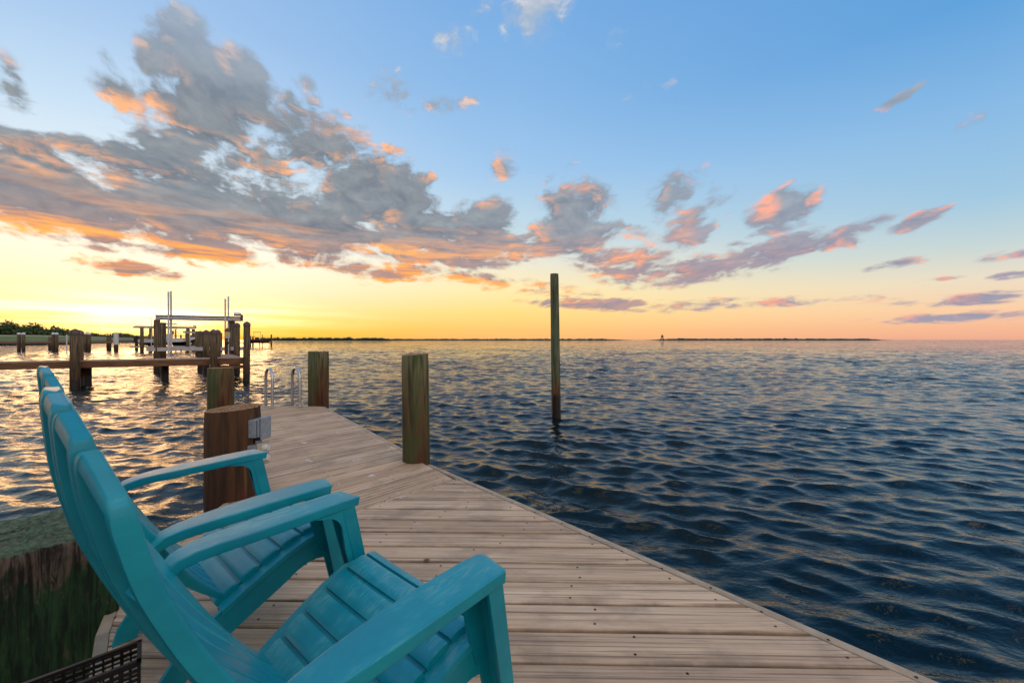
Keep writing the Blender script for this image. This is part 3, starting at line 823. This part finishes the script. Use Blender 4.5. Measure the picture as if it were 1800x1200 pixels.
        poly += [(-.016, .39), (.012, .30), (.054, .30)]
        mesh('arm_gusset', *prism(poly, 'x', min(s*.2565, s*.266), max(s*.2565, s*.266)), CHAIR, ch, None, None, 40)
        # arm: a plank that narrows and turns down into the back
        path = [(.305, .030, .5300, .046), (.304, .018, .5325, .053), (.303, -.03, .534, .055), (.302, -.10, .533, .056), (.302, -.18, .531, .055), (.303, -.26, .528, .052), (.305, -.33, .525, .046),
                (.305, -.375, .521, .040), (.302, -.410, .512, .034), (.298, -.432, .494, .029), (.293, -.440, .468, .024), (.286, -.436, .440, .020), (.276, -.418, .405, .016)]
        secs = []
        for k, (lx, y, z, hw) in enumerate(path):
            p0, p1 = path[max(0, k-1)], path[min(len(path)-1, k+1)]
            ty, tz = p1[1]-p0[1], p1[2]-p0[2]; l = math.hypot(ty, tz); ny, nz = tz/l, -ty/l
            hh_ = .0135
            ring = rrect(hw*.89, hh_, .004, 2)
            skew = (0.020 if k == 0 else 0.010 if k == 1 else 0)
            secs.append([(s*(lx+a), y+b*ny - skew*max(0, a/hw), z+b*nz) for a, b in ring])
        mesh('arm', *sections(secs), CHAIR, ch, None, None, 45)
    mesh('rear_stretcher', *boxg((-.225, -.37, .13), (.225, -.355, .18), .003), CHAIR, ch)
    mesh('front_apron', *boxg((-.246, .036, .275), (.246, .046, .345), .003), CHAIR, ch)
    return ch
TH = math.radians(39.5); fwd = Vector((math.sin(TH), math.cos(TH)))
cA = Vector((-.290, 1.064)) ; cB = Vector((-.8785, 1.561))
make_chair((cA.x, cA.y, 0), -TH, 'turquoise plastic adirondack chair nearest the camera, cut off by the bottom of the picture', 'pair of turquoise chairs on the dock')
make_chair((cB.x, cB.y, 0), -TH, 'turquoise plastic adirondack chair farther back, beside the brown stump with outlet boxes', 'pair of turquoise chairs on the dock')

# ------------------------------------------------------------------ black mesh crate
def crate():
    c = thing('mesh_basket', (-.875, .949, 0), math.radians(90-48), 'narrow black mesh basket behind the near chair, at the lower left corner', 'basket')
    L, W, Hc = .30, .075, .32
    def wall(p, q, name):
        p, q = Vector(p), Vector(q); d = q-p; n_ = max(2, int(d.length/.0145)); g = []
        for k in range(n_+1):
            a = p.lerp(q, k/n_); r_ = .0036 if k % 6 else .006
            g.append(boxg((a.x-r_/2, a.y-r_/2, 0.008), (a.x+r_/2, a.y+r_/2, Hc)))
        ang = math.atan2(d.y, d.x)
        for k in range(29):
            z = .012+(Hc-.02)*k/28
            h_ = .0018 if k % 9 else .0036
            g.append(xf(boxg((0, -.0017, z-h_), (d.length, .0017, z+h_)), Matrix.Translation((p.x, p.y, 0)) @ Matrix.Rotation(ang, 4, 'Z')))
        g.append(xf(boxg((-.004, -.004, Hc-.004), (d.length+.004, .004, Hc+.004)), Matrix.Translation((p.x, p.y, 0)) @ Matrix.Rotation(ang, 4, 'Z')))
        mesh(name, *join(*g), BLACK, c)
    # local x runs along the long side (towards the far right), origin at far right corner
    wall((-L, 0), (0, 0), 'mesh_wall'); wall((-L, -W), (0, -W), 'mesh_wall'); wall((-L, -W), (-L, 0), 'mesh_wall'); wall((0, -W), (0, 0), 'mesh_wall')
    mesh('floor_tray', *boxg((-L, -W, 0.001), (0, 0, .008)), BLACK, c)
crate()

# ------------------------------------------------------------------ neighbouring dock, boat lift, far docks
def cyl(r, z0, z1, n=16, r1=None): return lathe([(r, z0), (r1 or r*.97, z1)], n)
def far_pile(parent, p, r, z1, cap=None, name='piling', m=None, lean=(0, 0)):
    o = mesh(name, *pile_geo(r, r*.96, WZ-.8, z1, rnd.randint(1, 9999), n=24, rings=10, rough=.03), m or P_FAR, parent, (p[0], p[1], 0), (lean[0], lean[1], 0), 50)
    if cap is not None:
        prof = [(r*1.04, z1-.10), (r*1.06, z1+.01), (r*.75, z1+r*.55), (r*.08, z1+r*.95)] if cap is CAPD else [(r*1.04, z1-.12), (r*1.06, z1+.02), (r*.92, z1+r*.35), (r*.55, z1+r*.68), (r*.06, z1+r*.82)]
        mesh('cap', *lathe(prof, 20), cap, o, None, None, 40)
    return o
def seg(parent, name, a, b, w_, z0, z1, m, bev=0.0):   # bar from a to b, w_ thick to the left of a->b
    a, b = Vector(a[:2]), Vector(b[:2]); d = b-a
    return mesh(name, *boxg((0, 0, z0), (d.length, w_, z1), bev), m, parent, (a.x, a.y, 0), (0, 0, math.atan2(d.y, d.x)))
EN = Vector((-11.65, 17.5)); u2 = Vector((.872, .489)); n2 = Vector((-.489, .872)); m2 = Vector((-.63, .78)).normalized()
nd = thing('neighbour_dock', (0, 0, 0), 0, 'brown timber dock with capped posts crossing the water at the left, before the boat lift', 'dock')
ws = EN-u2*13
seg(nd, 'deck', ws-u2*0, EN, 1.25, .205, .24, SLAB)
seg(nd, 'fascia', ws-n2*.045, EN-u2*.0-n2*.045, .043, -.02, .215, BEAM, .006)
seg(nd, 'fascia', ws+n2*1.252, EN-u2*1.1+n2*1.252, .043, -.02, .215, BEAM, .006)
# finger pier going away from the end
pm = Vector((m2.y, -m2.x))
fp = [EN-u2*1.0, EN, EN+m2*6.0, EN+m2*6.0-u2*1.0]
mesh('deck', *prism([tuple(q) for q in fp], 'z', .209, .245), SLAB, nd)
seg(nd, 'fascia', EN-u2*.98-n2*.050, EN-n2*.050, .05, .02, .235, BEAM, .006)
seg(nd, 'lower_beam', EN-u2*.98-n2*.010, EN-n2*.010, .07, -.20, -.06, BEAM, .006)
seg(nd, 'fascia', EN, EN+m2*6.0, -.05, .02, .235, BEAM, .006)
def P2(px, depth): return ((px-900)/F*depth, depth)
far_pile(nd, P2(132, 14.78), .145, 1.30, CAPD)
far_pile(nd, P2(140, 15.5), .115, 1.30, CAPD)
far_pile(nd, P2(375.5, 16.80), .135, 1.34, CAPD)
far_pile(nd, P2(382.5, 18.25), .12, 1.38, CAPD)
far_pile(nd, P2(433.5, 17.45), .132, 1.70, CAPD, lean=(0, .008))
far_pile(nd, P2(352, 22.6), .13, 1.42, CAPD)
far_pile(nd, P2(362.5, 21.0), .14, 1.42, CAPD)
far_pile(nd, P2(416.5, 21.3), .145, 1.80, CAPD)
for s_ in (2.9, 5.3):
    q = EN-u2*s_+n2*1.4; far_pile(nd, q, .13, .15)
# power pedestal
pp = P2(400, 22.2)
pd = thing('power_pedestal', (pp[0], pp[1], .245), math.radians(32), 'dark power pedestal with yellow sticker at the end of the brown dock', 'pedestal')
mesh('body', *boxg((-.13, -.12, 0), (.13, .12, 1.30), .012), P_FAR, pd)
mesh('cap', *join(([(-.15, -.14, 1.30), (.15, -.14, 1.30), (.15, .14, 1.30), (-.15, .14, 1.30), (0, 0, 1.46)], [(0, 3, 2, 1), (0, 1, 4), (1, 2, 4), (2, 3, 4), (3, 0, 4)])), CAPD, pd)
mesh('meter_box', *boxg((-.125, -.165, .86), (.125, -.121, 1.22), .008), ALUP, pd)
mesh('sticker', *boxg((-.085, -.170, 1.06), (.085, -.1655, 1.18)), YELLOW, pd)
mesh('meter', *xf(lathe([(.075, 0), (.075, .06), (.05, .08)], 16), Matrix.Translation((0, -.121, .62)) @ Matrix.Rotation(math.radians(90), 4, 'X')), GLASS, pd)
mesh('conduit', *tube([(.05, -.14, .0), (.05, -.14, .86)], .022, 8), WHITEP, pd)

def boat_lift(name, A, B, zt, bh, label, piles, rp, cradle=None, guides=(), double=None, group=None):
    A, B = Vector(A), Vector(B); d = (B-A).normalized(); n_ = Vector((-d.y, d.x))
    lf = thing(name, (0, 0, 0), 0, label, 'boat lift', group)
    def ibeam(a, b, zt_, h_):
        g = join(boxg((0, -.07, zt_-h_), ((b-a).length, .07, zt_-h_+.02)), boxg((0, -.008, zt_-h_+.02), ((b-a).length, .008, zt_-.02)), boxg((0, -.07, zt_-.02), ((b-a).length, .07, zt_)))
        return mesh('beam', *g, ALUP, lf, (a.x, a.y, 0), (0, 0, math.atan2((b-a).y, (b-a).x)))
    ibeam(A, B, zt, bh)
    if double: ibeam(A+n_*double, B+n_*double, zt, bh)
    for p, z1 in piles: far_pile(lf, p, rp, z1, None)
    if cradle:
        z0, z1 = cradle; seg(lf, 'cradle_beam', A-d*.35-n_*.12, B+d*.15-n_*.12, .10, z0, z1, ALUP)
        if double: seg(lf, 'cradle_beam', A-d*.35+n_*(double-.05), B+d*.15+n_*(double-.05), .10, z0, z1, ALUP)
        for k in (.07, .16, .84, .93):
            q = A.lerp(B, k); mesh('cable', *tube([(q.x, q.y, z1), (q.x, q.y, zt-bh)], .008, 6), ALU, lf)
    for (p, z0, z1) in guides: mesh('guide_pole', *tube([(p[0], p[1], z0), (p[0], p[1], z1)], .045 if len(guides) < 9 else .05, 10), WHITEP, lf)
    mt = B-d*.35
    mesh('motor', *xf(lathe([(.02, 0), (.10, .02), (.10, .30), (.06, .36), (.02, .38)], 14), Matrix.Translation((mt.x, mt.y, zt+.13)) @ Matrix.Rotation(math.atan2(d.y, d.x), 4, 'Z') @ Matrix.Rotation(math.radians(90), 4, 'Y')), ALU, lf, None, None, 40)
    mesh('drive_pipe', *tube([(A.x+d.x*.2, A.y+d.y*.2, zt-.06-bh*.5)]+[(B.x, B.y, zt-.06-bh*.5)], .03, 8), ALU, lf, (-n_.x*.11, -n_.y*.11, 0))
    mesh('gear_plate', *boxg((-.06, -.09, -.14), (.06, .09, .22), .01), CAPD, lf, (B.x+d.x*.04, B.y+d.y*.04, zt-.12), (0, 0, math.atan2(d.y, d.x)))
    return lf
A1, B1 = P2(273, 21.55), P2(423.5, 23.4)
boat_lift('boat_lift', A1, B1, 2.37, .27, 'empty boat lift with a long pale beam on wooden piles, in front of the sunset', 
  [(P2(276, 21.6), 2.10), (P2(286.5, 22.3), 1.98), (P2(408, 23.35), 2.12), (P2(416, 23.7), 1.95)], .150, (.42, .62),
  [(P2(296, 21.75), .1, 3.62), (P2(300.5, 22.0), .1, 3.68), (P2(300.9, 22.6), .2, 3.40), (P2(396, 22.9), .3, 3.35), (P2(401.5, 23.2), .3, 3.52)])
# far dock with white capped pilings
fd = thing('far_dock', (0, 0, 0), 0, 'long low dock with pairs of white-capped pilings in front of the green shore', 'dock')
FD0, FD1 = Vector(P2(-60, 64)), Vector(P2(262, 66))
seg(fd, 'deck', FD0, FD1, 1.6, .62, .72, SLAB); seg(fd, 'fascia', FD0-Vector((0, .1)), FD1-Vector((0, .1)), .08, .46, .62, BEAM)
for px in (33.3, 41.3, 94, 99.5, 151.3, 156.8):
    far_pile(fd, P2(px, 60.8), .20, 1.95, CAPW)
for px, zt in ((88, 1.5), (147, 1.6), (190, 1.6), (193, 1.5), (240, 1.5)): far_pile(fd, P2(px, 68), .22, zt)
for px in (33.3, 94, 151): seg(fd, 'cross_brace', P2(px, 61.05), P2(px+8, 61.05), .12, -.05, .18, BEAM)
far_pile(fd, P2(204, 61), .27, .62)
cl = mesh('dock_cover', *pile_geo(.31, .26, .30, 2.05, 77, n=28, rings=14, rough=.10), WHITEP, None, (*P2(204, 61), 0), None, 60)
tag(cl, 'white cloth wrapped round a piling of the far dock', 'cover')
wp = mesh('marker_stake', *cyl(.07, WZ-.5, 1.75, 12), WHITEP, None, (*P2(117.3, 56), 0)); tag(wp, 'thin white stake in the water before the green shore', 'stake')
def boat(name, loc, rz, L, label, top=True, hull=HULLW, low=HULLD):
    b = thing(name, loc, rz, label, 'boat')
    W = L*.30; Hh = L*.17; secs, secl = [], []
    for k in range(17):
        f = k/16; x = -L/2+L*f; wd = W/2*(1-max(0, (f-.45)/.55)**2.2)*(.94+.06*min(1, f*4)); sheer = Hh*(.86+.30*f*f); keel = Hh*.05+Hh*.75*max(0, (f-.72)/.28)**2
        ch_ = keel+(sheer-keel)*.45
        secs.append([(x, -wd, sheer), (x, -wd*.97, ch_+.01), (x, wd*.97, ch_+.01), (x, wd, sheer)])
        secl.append([(x, -wd*.97, ch_), (x, 0, keel), (x, wd*.97, ch_), (x, 0, ch_)])
    mesh('hull', *sections(secs), hull, b, None, None, 40); mesh('hull_bottom', *sections(secl), low, b, None, None, 40)
    mesh('console', *boxg((-L*.10, -W*.22, Hh*.9), (L*.06, W*.22, Hh*1.55), .03), hull, b)
    mesh('windscreen', *boxg((L*.065, -W*.2, Hh*1.5), (L*.08, W*.2, Hh*2.0), .01), GLASS, b, None, (0, 0, 0))
    mesh('outboard_motor', *boxg((-L*.60, -W*.10, Hh*.35), (-L*.505, W*.10, Hh*1.30), .06), BLACK, b)
    if top:
        mesh('canopy', *boxg((-L*.18, -W*.34, Hh*2.85), (L*.14, W*.34, Hh*2.98), .03), hull, b)
        for sx in (-.15, .11):
            for sy in (-.3, .3): mesh('canopy_post', *tube([(L*sx, W*sy, Hh*.95), (L*sx, W*sy, Hh*2.86)], .035, 6), ALU, b)
    return b
boat_lift('boat_lift', P2(237, 57), P2(344, 62), 3.02, .30, 'boat lift farther off holding a white motor boat, left of the near lift', 
  [(P2(249.5, 57.3), 2.75), (P2(265, 60), 2.7), (P2(330, 61), 2.75), (P2(340, 62.5), 2.7)], .22, (-.1, .1), [(P2(266, 58.5), -.5, 4.2), (P2(334, 60.2), -.5, 3.6)], 3.0)
boat('motor_boat', (*P2(297, 60.5), .15), math.radians(28), 6.6, 'white motor boat with dark bottom hoisted on the far lift', True)
boat_lift('boat_lift', P2(343, 47), P2(378, 49), 2.05, .22, 'small dark boat lift just left of the capped posts of the brown dock', 
  [(P2(346, 47.2), 1.95), (P2(356, 48), 1.9), (P2(367, 48.5), 1.95), (P2(377, 49), 1.9)], .16, (.0, .2), [], 2.4)
boat('motor_boat', (*P2(336, 74), -.2), math.radians(60), 5.2, 'pale boat seen end on between the two boat lifts', False)
boat('motor_boat', (*P2(451, 112), .15), math.radians(-150), 6.0, 'small dark motor boat with canopy far out at the right of the docks', True, HULLD, HULLD)
bk = thing('back_dock', (0, 0, 0), 0, 'low dock with railing and slim posts behind the boat lifts', 'dock')
seg(bk, 'deck', P2(258, 72), P2(352, 92), 1.6, .50, .66, BEAM)
seg(bk, 'rail', P2(300, 80), P2(352, 92), .10, 1.75, 1.88, BEAM)
for px, dd, zz in ((262, 73, 2.0), (281, 76, 2.4), (300, 80.4, 2.2), (309, 82.4, 3.2), (318, 84.4, 2.1), (327, 86.5, 3.0), (336, 88.5, 2.1), (345, 90.6, 2.6), (352, 92.4, 2.2)): far_pile(bk, P2(px, dd), .16, zz)
od = thing('outer_pier', (0, 0, 0), 0, 'distant low pier with thin posts beside the small dark boat', 'pier')
seg(od, 'deck', P2(424, 118), P2(478, 128), 1.4, -.02, .16, BEAM)
for px, dd, zz in ((440, 112, 2.1), (444.5, 117, 2.0), (461, 122, 2.6), (477, 128, 2.7), (429, 108, 1.8), (456, 121, 1.3)): far_pile(od, P2(px, dd), .24 if px in (440, 477, 444.5) else .12, zz)
for px, dd, z1, lb in ((385, 60, 2.2, 'left one of two slim far pilings seen between the capped posts and the power pedestal'), (388.6, 62, 2.1, 'right one of two slim far pilings seen between the capped posts and the power pedestal')):
    o = far_pile(None, P2(px, dd), .17, z1); tag(o, lb, 'piling', 'far mooring pilings')

# ------------------------------------------------------------------ shore, trees, islands
def strip(name, pts, z0, z1, m, back, rise, kind='structure'):
    V, Fc = [], []
    for i, (x, y) in enumerate(pts):
        k = 1+back/abs(y); r_ = rise*(1, 1, 1, .8, .5, .3)[i]
        V += [(x, y, z0), (x, y, z1), (x*(1+k)/2, y+back/2, z1+r_*.55), (x*k, y+back, z1+r_)]
    for i in range(len(pts)-1):
        a, b = i*4, i*4+4
        Fc += [(a, b, b+1, a+1), (a+1, b+1, b+2, a+2), (a+2, b+2, b+3, a+3)]
    o = mesh(name, V, Fc, m); o['kind'] = kind; return o
def S2(px, d): return P2(px, d)
shore = [S2(-260, 118), S2(-60, 124), S2(60, 130), S2(130, 150), S2(200, 230), S2(300, 420)]
strip('shore_rocks', shore, WZ-1, .40, ROCK, 3, .3)
strip('shore_grass', [(x*1.015, y*1.015) for x, y in shore], -.5, .62, GRASS, 22, 1.75)
strip('shore_path', [(x*1.185, y*1.185) for x, y in shore], 1.0, 2.55, SAND, 12, .35)
rv, rf = [], []
for i in range(420):                                   # loose rocks along the water line
    f = rnd.random()*3; k = int(f); a, b = Vector(shore[k]), Vector(shore[k+1]); p = a.lerp(b, f-k); s = rnd.uniform(.25, .7)
    q = p*(1-rnd.uniform(.0, .012)); n0 = len(rv)
    for (dx_, dy_, dz_) in ((1,0,0),(-1,0,0),(0,1,0),(0,-1,0),(0,0,1),(0,0,-1)):
        j = rnd.uniform(.7, 1.2); rv.append((q.x+dx_*s*j, q.y+dy_*s*j, WZ+.15+rnd.uniform(-.1, .7)*.5+dz_*s*.7*j))
    for tri in ((0,2,4),(2,1,4),(1,3,4),(3,0,4),(2,0,5),(1,2,5),(3,1,5),(0,3,5)): rf.append(tuple(n0+i_ for i_ in tri))
o = mesh('riprap', rv, rf, ROCK); o['kind'] = 'stuff'; o['label'] = 'loose dark rocks along the far green shore'
def foliage(name, spots, leaf, n_per, label):
    """spots: (x, y, zbase, rx, ry, rz)"""
    V, Fc = [], []
    for (x, y, zb, rx, ry, rz) in spots:
        for _ in range(n_per):
            a = rnd.uniform(0, 6.283); c = rnd.uniform(-1, 1); r = rnd.random()**.4; s = math.sqrt(1-c*c)
            p = Vector((x+rx*r*s*math.cos(a), y+ry*r*s*math.sin(a), zb+rz*(1+r*c)*.62))
            d1 = Vector((rnd.gauss(0, 1), rnd.gauss(0, 1), rnd.gauss(0, .7))).normalized(); d2 = d1.cross(Vector((rnd.gauss(0, 1), rnd.gauss(0, 1), rnd.gauss(0, 1)))).normalized()
            l = leaf*rnd.uniform(.6, 1.3); n0 = len(V)
            V += [tuple(p+d1*l), tuple(p+d2*l*.6), tuple(p-d1*l), tuple(p-d2*l*.6)]; Fc.append((n0, n0+1, n0+2, n0+3))
    me = bpy.data.meshes.new(name); me.from_pydata(V, [], Fc); me.update()
    o = link(name, me, LEAF); o['kind'] = 'stuff'; o['label'] = label; return o
tp = [(-260, 563), (0, 562), (8, 560), (22, 566), (40, 566), (55, 565), (70, 570), (85, 574), (97, 571), (110, 578), (125, 581), (150, 583), (175, 586), (200, 584), (215, 584), (235, 588), (262, 590), (300, 592)]
sp_ = []
for i in range(170):
    px = rnd.uniform(-200, 285); py = interp(tp, px); dd = interp([(-260, 160), (60, 172), (130, 195), (200, 285), (300, 480)], px)+rnd.uniform(0, 22)
    hgt = (HZ-py)/F*dd+H
    hgt *= rnd.uniform(.62, 1.04); r = rnd.uniform(1.6, 3.4)*dd/150
    sp_.append((*P2(px, dd), 1.2, r, r, max(1.2, (hgt-1.2)/1.24)))
foliage('shoreline_trees', sp_, .55, 170, 'dense dark green trees along the far shore at the left')
def island(name, segs, depth, label):
    V, Fc = [], []
    for (p0, p1, hp) in segs:
        n = int((p1-p0)*1.6); hs = []
        v = 0
        for i in range(n+1):
            v = .75*v+rnd.gauss(0, .35); f = i/n; en = min(1, f*9, (1-f)*9)
            hs.append(max(.12, (1+.28*v)*en))
        base = len(V)
        for i in range(n+1):
            px = p0+(p1-p0)*i/n; x, y = P2(px, depth); zt = hs[i]*hp/F*depth+WZ
            for dy_, zz in ((0, WZ-1), (0, WZ+(zt-WZ)*.7), (40, zt), (140, zt*.8), (200, WZ-1)): V.append((x*(1+dy_/depth), y+dy_+ (i % 3)*3, zz))
        for i in range(n):
            for k in range(4):
                a = base+i*5+k; Fc.append((a, a+5, a+6, a+1))
    o = mesh(name, V, Fc, LEAF); o['kind'] = 'structure'; return o
island('mainland_shore', [(430, 700, 5.0)], 900, '')
island('island', [(640, 1112, 2.6)], 1500, '')
island('island', [(1134, 1568, 2.9)], 1600, '')
# channel marker far out
mk = Vector(P2(1164, 620)); nm = thing('channel_marker', (mk.x, mk.y, WZ), 0, 'tiny dark channel marker tower on the horizon right of the lone pole', 'marker')
for sx in (-1, 1):
    for sy in (-1, 1): mesh('leg', *tube([(sx*2.4, sy*2.4, -1), (sx*1.2, sy*1.2, 5.2)], .3, 6), HULLD, nm)
mesh('platform', *boxg((-2.3, -2.3, 2.6), (2.3, 2.3, 3.2)), HULLD, nm); mesh('tower', *boxg((-1.3, -1.3, 5.2), (1.3, 1.3, 8.4)), HULLD, nm)
mesh('lantern', *lathe([(.5, 8.4), (.5, 9.6), (.25, 10.4)], 8), REDM, nm)
